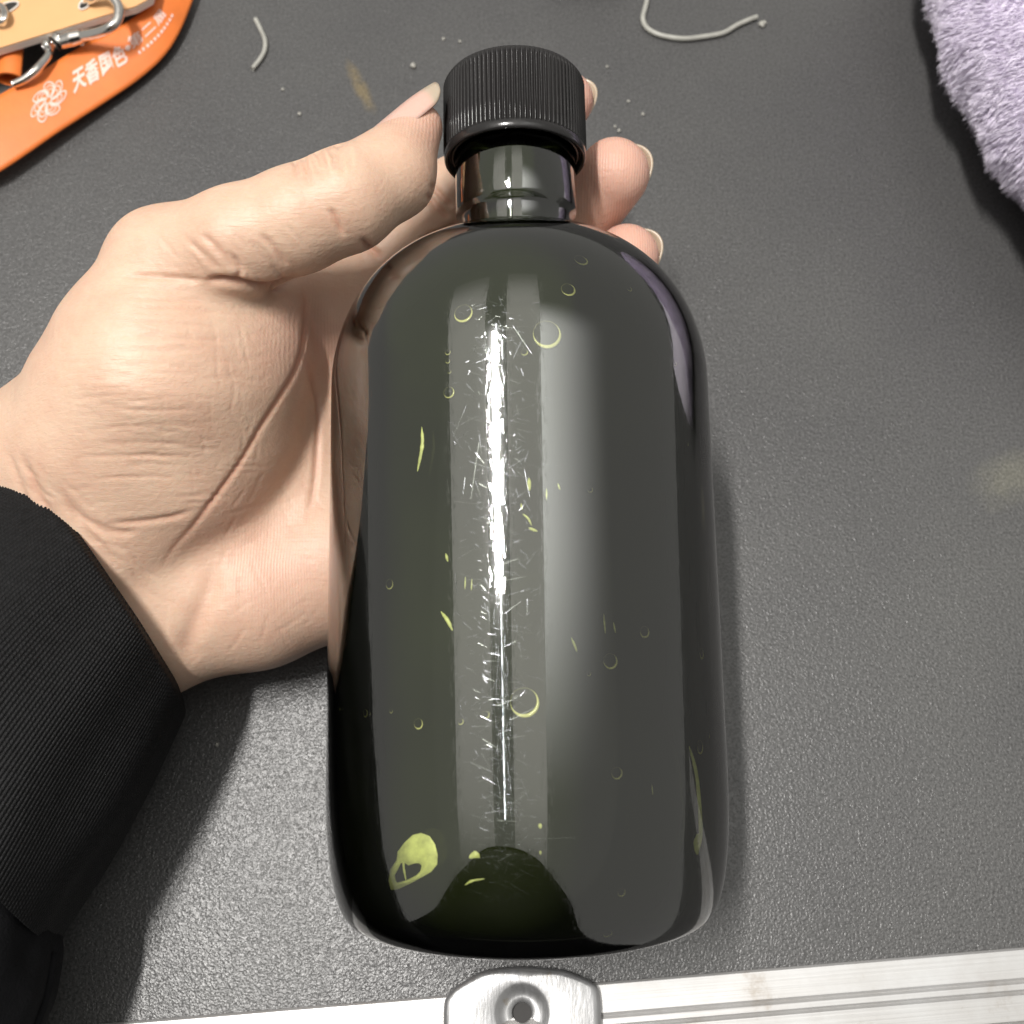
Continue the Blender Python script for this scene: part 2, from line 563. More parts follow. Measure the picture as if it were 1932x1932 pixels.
bubbles = [(1095, 493, 13), (1071, 548, 13), (1185, 546, 6), (875, 592, 17), (1031, 631, 25), (848, 741, 10), (846, 665, 5), (1271, 686, 5),
           (1112, 924, 5), (989, 665, 6), (737, 1102, 9), (1214, 1192, 10), (846, 682, 4), (1295, 837, 4), (1150, 1247, 13), (989, 1324, 24),
           (917, 1348, 6), (870, 1361, 5), (791, 1365, 9), (692, 1345, 7), (644, 1336, 4), (740, 1341, 4), (1162, 1458, 10), (1321, 1233, 10),
           (1318, 1409, 12), (1171, 1682, 7), (1110, 1271, 3.5), (1335, 1388, 4), (1146, 1759, 8), (700, 1346, 3), (849, 702, 3)]
for bx, by, br in bubbles:
    c, n = on_liquid(bx, by)
    if c is None:
        continue
    R = br * 0.160 / FPX
    e1 = np.cross(n, [0, 0, 1.0]); e1 /= np.linalg.norm(e1); e2 = np.cross(e1, n)
    if np.dot(e1, [1, 0, 0]) < 0:
        e1 = -e1
    if e2[2] < 0:
        e2 = -e2
    V = []; nu, nv = 32, 7
    a0 = math.radians(-62 + rng.uniform(-18, 18))
    for i in range(nu):
        a = a0 + 2 * math.pi * i / nu
        tr = R * (0.006 + 0.150 * max(0.0, math.cos(a - a0) * 0.66 + 0.34) ** 1.3)  # crescent highlight shaped into the ring: thick at lower right, thin opposite
        cc = c + R * (math.cos(a) * e1 + math.sin(a) * e2)
        for j in range(nv):
            b = 2 * math.pi * j / nv
            V.append(cc + tr * (math.cos(b) * (math.cos(a) * e1 + math.sin(a) * e2) + 0.6 * math.sin(b) * n))
    mesh_obj('bubble', np.array(V), grid_faces(nu, nv, wrap_u=True, wrap_v=True), M['bubble'], bottle)


def painted_caustic(pts, wid, name='painted_caustic'):
    """a bright refraction streak modelled as a coloured sliver along a line of pixels"""
    c = catmull(pts, 14)
    L, Rr, Nn = [], [], []
    P3 = []
    for q in c:
        p, n = on_liquid(q[0], q[1], 0.0002)
        if p is None:
            return
        P3.append(p); Nn.append(n)
    P3 = np.array(P3)
    V = []
    for i in range(len(P3)):
        t = P3[min(i + 1, len(P3) - 1)] - P3[max(i - 1, 0)]
        s = np.cross(Nn[i], t); s /= np.linalg.norm(s)
        u = i / (len(P3) - 1)
        w = wid * 0.16 / FPX * 0.5 * (0.15 + 0.85 * math.sin(math.pi * u) ** 0.8) * (0.8 + 0.4 * rng.random())
        V += [P3[i] - s * w, P3[i] + Nn[i] * min(w, 0.00035), P3[i] + s * w]
    mesh_obj(name, np.array(V), grid_faces(len(P3), 3), M['painted_caustic'], bottle)


for pts, w in [([(797, 806), (798, 840), (789, 890)], 8), ([(998, 902), (999, 926)], 7), ([(986, 970), (996, 978), (1003, 992)], 4),
               ([(997, 996), (1014, 1003)], 5), ([(842, 1044), (846, 1060)], 5), ([(833, 1154), (845, 1170), (855, 1190)], 7),
               ([(1031, 922), (1031, 944)], 3), ([(879, 1088), (878, 1112)], 2.5), ([(891, 1092), (890, 1114)], 2.5),
               ([(1077, 1203), (1083, 1216), (1088, 1230)], 4), ([(1138, 1158), (1141, 1196)], 2.5), ([(1156, 1174), (1160, 1194)], 3),
               ([(1298, 1408), (1311, 1460), (1318, 1530), (1319, 1575), (1313, 1612)], 14), ([(1319, 1572), (1311, 1588), (1313, 1612)], 18),
               ([(878, 1669), (892, 1661), (915, 1657)], 4), ([(886, 1618), (897, 1612), (906, 1617)], 12), ([(1018, 1553), (1020, 1563)], 7),
               ([(1019, 1604), (1020, 1612)], 4), ([(1228, 1480), (1230, 1500)], 2), ([(983, 950), (985, 962)], 3), ([(1052, 912), (1056, 925)], 3)]:
    painted_caustic(pts, w)

# hairline scratches: tiny raised ridges in the wall that catch the lamp near the highlight
m_, nt_, bs_, out_ = material('scratch_ridge')
nt_.nodes.remove(bs_)
sg = node(nt_, 'ShaderNodeBsdfGlossy', Roughness=0.16, Color=(0.9, 0.93, 1.0, 1)); st_ = node(nt_, 'ShaderNodeBsdfTransparent')
sf = node(nt_, 'ShaderNodeMixShader', Fac=0.10)
nt_.links.new(st_.outputs['BSDF'], sf.inputs[1]); nt_.links.new(sg.outputs['BSDF'], sf.inputs[2]); nt_.links.new(sf.outputs['Shader'], out_.inputs['Surface'])
SV, SF_ = [], []
for _ in range(900):
    y_s = rng.uniform(570, 1690)
    x_s = 938 + (y_s - 600) * 0.012 + rng.normal(0, 34)
    ln_ = rng.exponential(11) + 4
    an = rng.choice([0.15, -0.5, 0.6, 1.45], p=[0.35, 0.25, 0.2, 0.2]) + rng.normal(0, 0.25)
    p0, n0 = on_liquid(x_s, y_s, 0.00193)
    p1_, n1_ = on_liquid(x_s + ln_ * math.cos(an), y_s + ln_ * math.sin(an), 0.00193)
    if p0 is None or p1_ is None:
        continue
    t_ = p1_ - p0
    s_ = np.cross(n0, t_); s_ /= np.linalg.norm(s_)
    w_ = rng.uniform(0.00002, 0.00006); hgt = w_ * rng.uniform(0.05, 0.22)
    b_ = len(SV)
    SV += [p0 - s_ * w_, p0 + n0 * hgt, p0 + s_ * w_, p1_ - s_ * w_ * 0.4, p1_ + n1_ * hgt * 0.4, p1_ + s_ * w_ * 0.4]
    SF_ += [(b_, b_ + 1, b_ + 4, b_ + 3), (b_ + 1, b_ + 2, b_ + 5, b_ + 4)]
scr = mesh_obj('scratches', np.array(SV), SF_, m_, bottle, smooth=False)
scr['kind'] = 'stuff'

# caustic light low on the left, modelled as a pale leaf-like patch
outer = [(764, 1590), (780, 1575), (796, 1571), (812, 1577), (822, 1592), (827, 1612), (826, 1630), (815, 1644), (796, 1655), (774, 1667), (752, 1677), (739, 1678),
         (735, 1660), (738, 1640), (750, 1622), (752, 1606), (757, 1600)]
inner = [(772, 1632), (785, 1628), (792, 1628), (797, 1632), (795, 1642), (788, 1650), (776, 1657), (764, 1662), (752, 1664), (746, 1662), (747, 1650), (752, 1640),
         (756, 1632), (758, 1628), (762, 1627), (766, 1628), (769, 1630)]
V = []
for (ox, oy), (ix, iy) in zip(outer, inner):
    for f_ in (0.0, 0.33, 0.66, 1.0):
        p, n = on_liquid(ox + (ix - ox) * f_, oy + (iy - oy) * f_, 0.0002 + 0.0005 * math.sin(math.pi * f_) * (0.2 + 1.0 * rng.random()))
        V.append(p)
caustic_blob = mesh_obj('caustic_patch', np.array(V), grid_faces(len(outer), 4, wrap_u=True), M['painted_caustic'], bottle)
caustic_blob['label'] = 'pale yellow green caustic light patch against the lower wall'
painted_caustic([(764, 1600), (763, 1632), (768, 1662)], 5)

# ------------------------------------------------------------------ hand: one continuous surface from a distance field
mmF = 1000.0


def cam3(px, py, d):                            # pixel and depth in mm -> lens frame (right, up, depth) in mm
    return np.array([(px - MID) / FPX * d, (MID - py) / FPX * d, d])


palm = [
    # (px, py, depth, r) -> (px, py, depth, r)
    ((316, 506, 187, 10.4), (300, 700, 192, 19.5)),      # thumb base to the thenar mound
    ((300, 700, 192, 19.5), (215, 832, 196, 17.5)),
    ((215, 832, 196, 17.8), (126, 888, 204, 17.8)),
    ((390, 700, 196, 18), (400, 800, 200, 17)),          # ball of the thumb
    ((440, 640, 198, 14), (330, 880, 200, 18)),
    ((126, 888, 204, 17.8), (85, 985, 211, 13)),         # wrist, thumb side
    ((85, 985, 211, 13), (30, 1045, 214, 10.5)),
    ((30, 1045, 213, 10.5), (-220, 1290, 204, 10)),
    ((205, 1010, 201, 17), (140, 1110, 208, 14)),
    ((140, 1110, 208, 14), (-150, 1340, 200, 12)),
    ((300, 1160, 207, 13.5), (230, 1200, 207, 13.5)),    # wrist, little finger side
    ((230, 1200, 207, 13.5), (-60, 1430, 197, 12.5)),
    ((300, 1155, 207, 14), (480, 1112, 211, 15)),        # heel of the hand
    ((480, 1112, 211, 15), (650, 1050, 214, 15)),
    ((650, 1050, 214, 15), (800, 960, 217, 12)),
    ((400, 950, 210, 14), (560, 900, 217, 13)),          # hollow of the palm
    ((520, 780, 214, 12), (655, 650, 218, 11)),
    ((560, 880, 217, 13), (720, 770, 220, 12)),
    ((600, 950, 217, 13), (760, 880, 220, 12)),
    ((500, 575, 206, 8), (640, 570, 216, 10)),            # web between thumb and finger
]
thumb = [((316, 506, 187, 10.4), (450, 455, 181, 9.2)), ((450, 455, 181, 9.2), (560, 415, 180, 8.8)), ((560, 415, 180, 8.8), (652, 378, 180, 8.6)),
         ((652, 378, 180, 8.6), (738, 328, 184, 7.7)), ((738, 328, 184, 7.7), (789, 242, 188, 4.6))]
index = [((640, 615, 217, 11), (750, 485, 219, 10)), ((750, 485, 219, 10), (850, 385, 221, 8.8)), ((850, 385, 221, 8.8), (1000, 275, 221, 7.4)), ((1000, 275, 221, 7.4), (1066, 190, 216, 6.0))]
middle = [((725, 745, 220, 10.8), (950, 545, 228, 8.8)), ((950, 545, 228, 8.8), (1082, 425, 221, 7.9)), ((1082, 425, 221, 7.9), (1158, 329, 210, 7.3))]
ring = [((765, 860, 220, 10.3), (965, 690, 228, 8.2)), ((965, 690, 228, 8.2), (1105, 570, 221, 7.3)), ((1105, 570, 221, 7.3), (1182, 485, 211, 6.7))]
little = [((800, 960, 217, 9.3), (940, 850, 226, 7)), ((940, 850, 226, 7), (1040, 780, 222, 6.2)), ((1040, 780, 222, 6.2), (1100, 720, 216, 5.6))]

H = 0.50
lo = np.array([-116.0, -78.0, 158.0]); hi = np.array([38.0, 100.0, 244.0])
dims = np.ceil((hi - lo) / H).astype(int) + 1
gx = [lo[k] + H * np.arange(dims[k]) for k in range(3)]


def cone_field(prims, k):
    D = np.full(dims, 12.0, np.float32)
    for A, B in prims:
        a, b = cam3(*A[:3]), cam3(*B[:3]); ra, rb = A[3], B[3]
        m = max(ra, rb) + 9
        i0 = np.maximum(0, np.floor((np.minimum(a, b) - m - lo) / H).astype(int)); i1 = np.minimum(dims, np.ceil((np.maximum(a, b) + m - lo) / H).astype(int))
        if np.any(i1 <= i0):
            continue
        X = gx[0][i0[0]:i1[0]].astype(np.float32)[:, None, None]; Y = gx[1][i0[1]:i1[1]].astype(np.float32)[None, :, None]; Z = gx[2][i0[2]:i1[2]].astype(np.float32)[None, None, :]
        ba = (b - a).astype(np.float32)
        h = ((X - a[0]) * ba[0] + (Y - a[1]) * ba[1] + (Z - a[2]) * ba[2]) / np.dot(ba, ba)
        np.clip(h, 0, 1, out=h)
        d = np.sqrt((X - a[0] - h * ba[0]) ** 2 + (Y - a[1] - h * ba[1]) ** 2 + (Z - a[2] - h * ba[2]) ** 2) - (ra + (rb - ra) * h)
        s = (slice(i0[0], i1[0]), slice(i0[1], i1[1]), slice(i0[2], i1[2]))
        D[s] = smin(D[s], d, k)
    return D


def smin(a, b, k):
    h = np.maximum(k - np.abs(a - b), 0) / k
    return np.minimum(a, b) - h * h * k * 0.25


field = cone_field(palm, 7.0)
field = smin(field, cone_field(thumb, 2.5), 3.5)
fing = cone_field(index, 2.5)
for fg in (middle, ring, little):
    fing = smin(fing, cone_field(fg, 2.5), 1.0)
field = smin(field, fing, 4.0)
del fing

# keep the bottle's own room free of flesh: skin presses against the wall instead of passing through it
GX, GY, GZ = np.meshgrid(*[g.astype(np.float32) for g in gx], indexing='ij')
A3 = np.stack([CX, CU, CF])
ob = A3 @ (base - CP) * mmF; axb = A3 @ ax
sz = (GX - ob[0]) * axb[0] + (GY - ob[1]) * axb[1] + (GZ - ob[2]) * axb[2]
rd = np.sqrt(np.maximum((GX - ob[0]) ** 2 + (GY - ob[1]) ** 2 + (GZ - ob[2]) ** 2 - sz * sz, 0))
full = sorted([(q[1] * mmF, q[0] * mmF) for q in body_profile()[4:]] + [(118.6, 10.4), (123.5, 10.6), (124.5, 11.4), (135.0, 11.4), (135.2, 13.5), (150.8, 13.5)])
fz = np.array([q[0] for q in full], np.float32); fr_ = np.array([q[1] for q in full], np.float32)
lim = np.interp(sz.ravel(), fz, fr_, left=-20, right=-20).reshape(sz.shape).astype(np.float32)
inside_b = lim + 0.15 - rd
field = np.maximum(field, inside_b)
del GX, GY, GZ, sz, rd, lim, inside_b


def surface_nets(F):
    s = F < 0
    n = F.shape
    cnt = np.zeros((n[0] - 1, n[1] - 1, n[2] - 1), np.int8)
    for dx in (0, 1):
        for dy in (0, 1):
            for dz in (0, 1):
                cnt += s[dx:n[0] - 1 + dx, dy:n[1] - 1 + dy, dz:n[2] - 1 + dz]
    act = (cnt > 0) & (cnt < 8)
    I = np.argwhere(act)
    idx = np.full(act.shape, -1, np.int32)
    idx[act] = np.arange(len(I))
    acc = np.zeros((len(I), 3)); wt = np.zeros(len(I))
    corners = [(a, b, c) for a in (0, 1) for b in (0, 1) for c in (0, 1)]
    val = {c: F[I[:, 0] + c[0], I[:, 1] + c[1], I[:, 2] + c[2]].astype(float) for c in corners}
    for c in corners:
        for axis in range(3):
            if c[axis] == 0:
                e = list(c); e[axis] = 1; e = tuple(e)
                m = (val[c] < 0) != (val[e] < 0)
                t = np.where(m, val[c] / (val[c] - val[e] + 1e-12), 0)
                p = np.tile(np.array(c, float), (len(I), 1)); p[:, axis] += t
                acc[m] += p[m]; wt[m] += 1
    V = lo + H * (I + acc / wt[:, None])
    faces = []
    for axis in range(3):
        u, v = [(1, 2), (2, 0), (0, 1)][axis]
        sl0 = [slice(None)] * 3; sl1 = [slice(None)] * 3
        sl0[axis] = slice(0, -1); sl1[axis] = slice(1, None)
        ch = s[tuple(sl0)] != s[tuple(sl1)]
        E = np.argwhere(ch)
        ok = (E[:, u] > 0) & (E[:, v] > 0) & (E[:, u] < n[u] - 1) & (E[:, v] < n[v] - 1)
        E = E[ok]
        inside0 = s[E[:, 0], E[:, 1], E[:, 2]]
        q = []
        for du, dv in ((-1, -1), (0, -1), (0, 0), (-1, 0)):
            c = E.copy(); c[:, u] += du; c[:, v] += dv
            q.append(idx[c[:, 0], c[:, 1], c[:, 2]])
        Q = np.stack(q, 1)
        Q[~inside0] = Q[~inside0][:, ::-1]
        faces.append(Q)
    return V, np.vstack(faces)


HV, HF = surface_nets(field)
lab = np.arange(len(HV))                          # keep the one connected surface
while True:
    m_ = lab[HF].min(1)
    new = lab.copy()
    for k in range(4):
        np.minimum.at(new, HF[:, k], m_)
    new = new[new]
    if np.array_equal(new, lab):
        break
    lab = new
main = np.bincount(lab).argmax()
kv = lab == main
HF = HF[kv[HF[:, 0]]]
remap = np.cumsum(kv) - 1
HV = HV[kv]; HF = remap[HF]


def vnormals(V, Fq):
    a = np.cross(V[Fq[:, 2]] - V[Fq[:, 0]], V[Fq[:, 3]] - V[Fq[:, 1]])
    N = np.zeros_like(V)
    for k in range(4):
        np.add.at(N, Fq[:, k], a)
    return N / (np.linalg.norm(N, axis=1, keepdims=True) + 1e-12)


def relax(V, Fq, it, lam):
    e = np.vstack([Fq[:, [0, 1]], Fq[:, [1, 2]], Fq[:, [2, 3]], Fq[:, [3, 0]]])
    deg = np.zeros(len(V)); np.add.at(deg, e[:, 0], 1); np.add.at(deg, e[:, 1], 1)
    for _ in range(it):
        S = np.zeros_like(V)
        np.add.at(S, e[:, 0], V[e[:, 1]]); np.add.at(S, e[:, 1], V[e[:, 0]])
        V = V + lam * (S / deg[:, None] - V)
    return V


HV = relax(HV, HF, 8, 0.5)
HN = vnormals(HV, HF)
hpx = MID + HV[:, 0] / HV[:, 2] * FPX
hpy = MID - HV[:, 1] / HV[:, 2] * FPX
toward = -(HN * HV).sum(1) / np.linalg.norm(HV, axis=1)
crease_amt = np.zeros(len(HV)); disp = np.zeros(len(HV))


def seg_dist(pts, n=None):
    c = catmull(pts, n or max(12, 6 * len(pts)))
    best = np.full(len(HV), 1e9); par = np.zeros(len(HV))
    x0, x1 = c[:, 0].min() - 40, c[:, 0].max() + 40; y0, y1 = c[:, 1].min() - 40, c[:, 1].max() + 40
    k = np.nonzero((hpx > x0) & (hpx < x1) & (hpy > y0) & (hpy < y1) & (toward > 0.05))[0]
    if len(k) == 0:
        return k, best[k], par[k]
    qx, qy = hpx[k], hpy[k]
    b = np.full(len(k), 1e9); pr = np.zeros(len(k)); m = len(c) - 1
    for i in range(m):
        a, e = c[i], c[i + 1]
        d = e - a
        h = np.clip(((qx - a[0]) * d[0] + (qy - a[1]) * d[1]) / (d @ d + 1e-9), 0, 1)
        dd = np.hypot(qx - a[0] - h * d[0], qy - a[1] - h * d[1])
        w = dd < b
        b[w] = dd[w]; pr[w] = (i + h[w]) / m
    return k, b, pr


def crease(pts, depth, width, tint=0.0, zmax=None, bulge=0.2):
    """fold of the skin: a groove with slightly raised lips; depth mm, width px"""
    k, b, pr = seg_dist(pts)
    if len(k) == 0:
        return
    fade = np.clip(np.minimum(pr, 1 - pr) * 4.5, 0, 1)
    g = np.exp(-(b / width) ** 2)
    lip = np.exp(-((b - 2.4 * width) / (1.3 * width)) ** 2)
    if zmax is not None:
        fade = fade * (HV[k, 2] < zmax)
    disp[k] += fade * depth * (-g + bulge * 0.45 * lip)
    crease_amt[k] = np.maximum(crease_amt[k], tint * g * fade)


# the big folds
crease([(225, 522), (284, 522), (348, 526), (389, 531)], 0.5, 5, 0.2)
crease([(385, 531), (412, 528), (448, 533), (485, 541), (520, 539), (566, 516)], 1.3, 7, 0.5, 205)
crease([(440, 531), (452, 515), (449, 498), (430, 470)], 0.45, 5, 0.2, 200)
crease([(622, 391), (634, 414), (648, 448)], 0.55, 5, 0.4, 200)
crease([(492, 439), (517, 469), (544, 506)], 0.45, 5, 0.25, 200)
crease([(380, 440), (415, 470), (446, 512)], 0.3, 5, 0.15, 200)
crease([(340, 440), (385, 480), (420, 515)], 0.28, 5, 0.1, 200)
crease([(565, 525), (575, 561), (576, 606), (572, 652), (556, 702), (526, 753), (494, 803), (457, 867), (421, 918), (368, 988), (328, 1034), (302, 1074)], 0.45, 5, 0.55, bulge=0.05)
crease([(572, 660), (590, 721), (600, 766), (599, 835), (592, 920), (575, 995)], 0.5, 5, 0.35)
crease([(408, 1062), (397, 1108), (368, 1177), (356, 1218), (378, 1246)], 0.8, 20, 0.15)
crease([(40, 850), (60, 905), (80, 945), (110, 990)], 0.45, 7, 0.25)
crease([(110, 905), (138, 962), (184, 993), (232, 1005), (262, 998)], 0.4, 7, 0.2)
crease([(15, 850), (35, 905), (60, 960)], 0.3, 6, 0.15)
crease([(195, 988), (259, 985), (322, 976), (368, 962)], 0.4, 5, 0.25)
crease([(120, 940), (170, 1010), (230, 1080)], 0.5, 7, 0.1)
for pts in ([(252, 579), (366, 583), (476, 597)], [(233, 625), (320, 638), (471, 643)], [(201, 657), (320, 660), (392, 658)], [(185, 684), (284, 686), (322, 684)],
            [(160, 716), (256, 710)], [(151, 748), (274, 744)], [(137, 812), (256, 803), (320, 801), (412, 812)], [(132, 862), (256, 860), (380, 862)], [(160, 904), (275, 899), (340, 903)],
            [(240, 560), (330, 568), (430, 570)], [(230, 600), (330, 610), (420, 617)], [(260, 700), (340, 704), (400, 700)], [(200, 770), (300, 775), (380, 770)],
            [(180, 835), (290, 835), (350, 838)]):
    crease(pts, 0.15, 3.0, 0.14, 215)
for _ in range(70):                              # short fine lines over the ball of the thumb
    x = rng.uniform(110, 470); y = rng.uniform(560, 960); l = rng.uniform(25, 110)
    if x + 0.66 * y < 560:
        continue
    s = rng.normal(0.02, 0.06)
    crease([(x, y), (x + l / 2, y + s * l / 2 + rng.normal(0, 3)), (x + l, y + s * l)], rng.uniform(0.05, 0.14), rng.uniform(2.4, 3.2), 0.05, 215)
for _ in range(26):                              # crossing verticals
    x = rng.uniform(300, 480); y = rng.uniform(580, 850); l = rng.uniform(30, 110)
    crease([(x, y), (x + rng.normal(8, 6), y + l / 2), (x + rng.normal(14, 12), y + l)], rng.uniform(0.04, 0.10), 2.6, 0.04, 215)
for _ in range(24):                              # thumb back wrinkles near the joint
    t = rng.uniform(0, 1)
    x = 540 + 110 * t; y = 315 - 32 * t + rng.uniform(-10, 16)
    crease([(x, y - 22), (x + 8, y), (x + 12 + rng.normal(0, 5), y + rng.uniform(15, 40))], rng.uniform(0.2, 0.42), 4.0, 0.1, 200)
for _ in range(18):
    x = rng.uniform(300, 560); y = rng.uniform(420, 500)
    crease([(x, y), (x + 20, y + 25), (x + 38, y + 48)], rng.uniform(0.08, 0.2), 3.2, 0.05, 200)
for _ in range(30):                              # palm and heel
    x = rng.uniform(420, 610); y = rng.uniform(880, 1200); l = rng.uniform(25, 90)
    an = rng.choice([2.0, 2.6, 1.2]) + rng.normal(0, 0.2)
    crease([(x, y), (x + l * math.cos(an) / 2, y + l * math.sin(an) / 2), (x + l * math.cos(an), y + l * math.sin(an))], rng.uniform(0.05, 0.14), 3.0, 0.06)
for _ in range(26):                              # wrist
    x = rng.uniform(20, 260); y = 850 + 0.75 * x + rng.uniform(-40, 40); l = rng.uniform(40, 110)
    crease([(x, y), (x + l * 0.35, y + l * 0.5), (x + l * 0.8, y + l * 0.75)], rng.uniform(0.06, 0.18), 3.2, 0.04)
# finger joints seen between the thumb and the neck
for pts in ([(812, 345), (835, 372), (856, 392)], [(806, 362), (826, 392), (850, 412)], [(680, 450), (700, 470), (722, 485)], [(790, 452), (830, 440), (866, 420)]):
    crease(pts, 0.8, 6, 0.4)
HV = HV + HN * disp[:, None]
tips = [cam3(*q[-1][1][:3]) for q in (thumb, index, middle, ring)]
pink = np.zeros(len(HV))
for k, tp in enumerate(tips):
    pink = np.maximum(pink, (0.55 if k == 0 else 0.9) * np.exp(-(np.linalg.norm(HV - tp, axis=1) / (9 if k == 0 else 12)) ** 2))
pink = np.maximum(pink, 0.45 * np.exp(-(np.hypot(hpx - 590, hpy - 640) / 90) ** 2))
pink = np.maximum(pink, 0.35 * np.exp(-(np.hypot(hpx - 520, hpy - 1080) / 130) ** 2))
root = cam3(300, 1000, 205)
W = (CP * mmF + HV[:, :1] * CX + HV[:, 1:2] * CU + HV[:, 2:] * CF) / mmF
hroot = (CP * mmF + root[0] * CX + root[1] * CU + root[2] * CF) / mmF
hand = mesh_obj('hand', W - hroot, HF, M['skin'])
hand.location = hroot
for nm, arr in (('crease', crease_amt), ('pink', pink)):
    at = hand.data.attributes.new(nm, 'FLOAT', 'POINT')
    at.data.foreach_set('value', arr.astype(np.float32))
tag(hand, 'left hand, palm up, fingers behind the bottle and thumb pressed on its cap', 'hand')


def w3(px, py, d):
    return P(px, py, d / mmF)


def nail(tip, axis, dorsal, r, half_ang, length, over, name='fingernail'):
    a = axis / np.linalg.norm(axis)
    d = dorsal - a * np.dot(dorsal, a); d /= np.linalg.norm(d)
    b = np.cross(a, d)
    V = []; fr = []
    nu, nv = 22, 17
    for layer in (0.0, -0.0005):
        for i in range(nu):
            u = i / (nu - 1)
            t = -length + u * (length + over)
            for j in range(nv):
                v = 2 * j / (nv - 1) - 1
                edge = 1 - 0.30 * max(0, (u - 0.72) / 0.28) ** 2
                ph = half_ang * v * edge
                back = -0.32 * r * v * v * max(0, (u - 0.35) / 0.65)
                rr = r + layer - 0.0006 * max(0, (u - 0.5) / 0.5) ** 2
                V.append(tip + a * (t + back) + rr * (math.cos(ph) * d + math.sin(ph) * b) - hroot)
                fr.append(min(1.0, max(0.0, (u - 0.74 + 0.05 * v * v) / 0.10)))
    F = grid_faces(nu, nv)
    n1 = nu * nv
    F2 = [tuple(n1 + k for k in reversed(f)) for f in F]
    rim = []
    loop = [i * nv for i in range(nu)] + [(nu - 1) * nv + j for j in range(1, nv)] + [i * nv + nv - 1 for i in range(nu - 2, -1, -1)] + list(range(nv - 2, 0, -1))
    for k in range(len(loop)):
        p, q = loop[k], loop[(k + 1) % len(loop)]
        rim.append((p, p + n1, q + n1, q))
    o = mesh_obj(name, np.array(V), F + F2 + rim, M['nail'], hand)
    at = o.data.attributes.new('free', 'FLOAT', 'POINT')
    at.data.foreach_set('value', np.array(fr, np.float32))
    return o


# thumb nail, seen from its side, and the three nails behind the neck
t0, t1 = w3(728, 314, 184), w3(776, 240, 188)
nail(w3(787, 249, 188), w3(828, 152, 190) - w3(705, 255, 184), -0.642 * CX + 0.767 * CU - 0.55 * CF, 0.0054, 1.10, 0.0080, 0.0086)
nail(w3(1066, 190, 216), w3(1066, 190, 216) - w3(1000, 275, 221), 0.40 * CX + 0.05 * CU + 0.85 * CF, 0.0059, 1.1, 0.007, 0.0060)
nail(w3(1158, 329, 210), w3(1158, 329, 210) - w3(1082, 425, 221), 0.42 * CX + 0.05 * CU + 0.85 * CF, 0.0070, 1.1, 0.008, 0.0060)
nail(w3(1182, 485, 211), w3(1182, 485, 211) - w3(1105, 570, 221), 0.42 * CX + 0.05 * CU + 0.85 * CF, 0.0065, 1.1, 0.008, 0.0058)

# ------------------------------------------------------------------ sleeve with knitted cuff
c0 = w3(190, 1102, 206); c1 = w3(-166, 1320, 190)
ad = (c1 - c0) / np.linalg.norm(c1 - c0)
side = np.cross(ad, -CF); side /= np.linalg.norm(side)
if np.dot(side, CX) < 0:
    side = -side
topv = np.cross(side, ad)
if np.dot(topv, -CF) < 0:
    topv = -topv
sleeve = empty('jacket_sleeve', Matrix.Translation(Vector(c0)))
tag(sleeve, 'black jacket sleeve with ribbed knit cuff around the wrist', 'sleeve')
NRIB = 290; SEG = NRIB * 4; NL = 250; LC = 0.042
a_ = np.linspace(0, 2 * np.pi, SEG, endpoint=False)[:, None]
l_ = np.linspace(0, 1, NL)[None, :]
row = 62
ribw = np.abs(np.cos(a_ * NRIB / 2)) ** 0.8
ph = np.floor(a_ / (2 * np.pi) * NRIB) * 0.5
stitch = np.abs(np.sin((l_ * row + ph) * np.pi)) ** 0.7
dsp = 0.00034 * ribw * (0.35 + 0.65 * stitch)
ra_ = 0.0300 + 0.0030 * np.sin(np.pi * np.clip(l_ * 0.9, 0, 1)) + 0.0055 * l_
rb_ = 0.0275 + 0.0030 * np.sin(np.pi * np.clip(l_ * 0.9, 0, 1)) + 0.0050 * l_
hem = -0.0016 * np.exp(-(l_ / 0.018) ** 2)
wav = 0.0012 * np.sin(3 * a_ + 5 * l_) * l_ + 0.0007 * np.sin(7 * a_ - 6 * l_ + 1.0) * l_ + 0.0004 * np.sin(11 * a_ + 2.0)
x_ = (ra_ + dsp + hem + wav) * np.cos(a_); y_ = (rb_ + dsp + hem + wav) * np.sin(a_)
def slant(L):                                     # the arm bends towards the elbow
    return 0.25 * L + 3.0 * L * L


pos = ((x_ + slant(l_ * LC))[..., None] * side + y_[..., None] * topv + (l_ * LC)[..., None] * ad + 0 * a_[..., None])
nrep = SEG
fc = np.array(grid_faces(SEG, NL, wrap_u=True))
cuff = mesh_obj('cuff', pos.reshape(-1, 3), fc, M['knit'], sleeve)
cin = pos[:, 0] * 1.0
inn = np.stack([cin, cin * 0.955 + ad * 0.001, cin * 0.95 + ad * 0.02], 1)
mesh_obj('cuff_lining', inn.reshape(-1, 3), grid_faces(SEG, 3, wrap_u=True), M['knit'], sleeve)
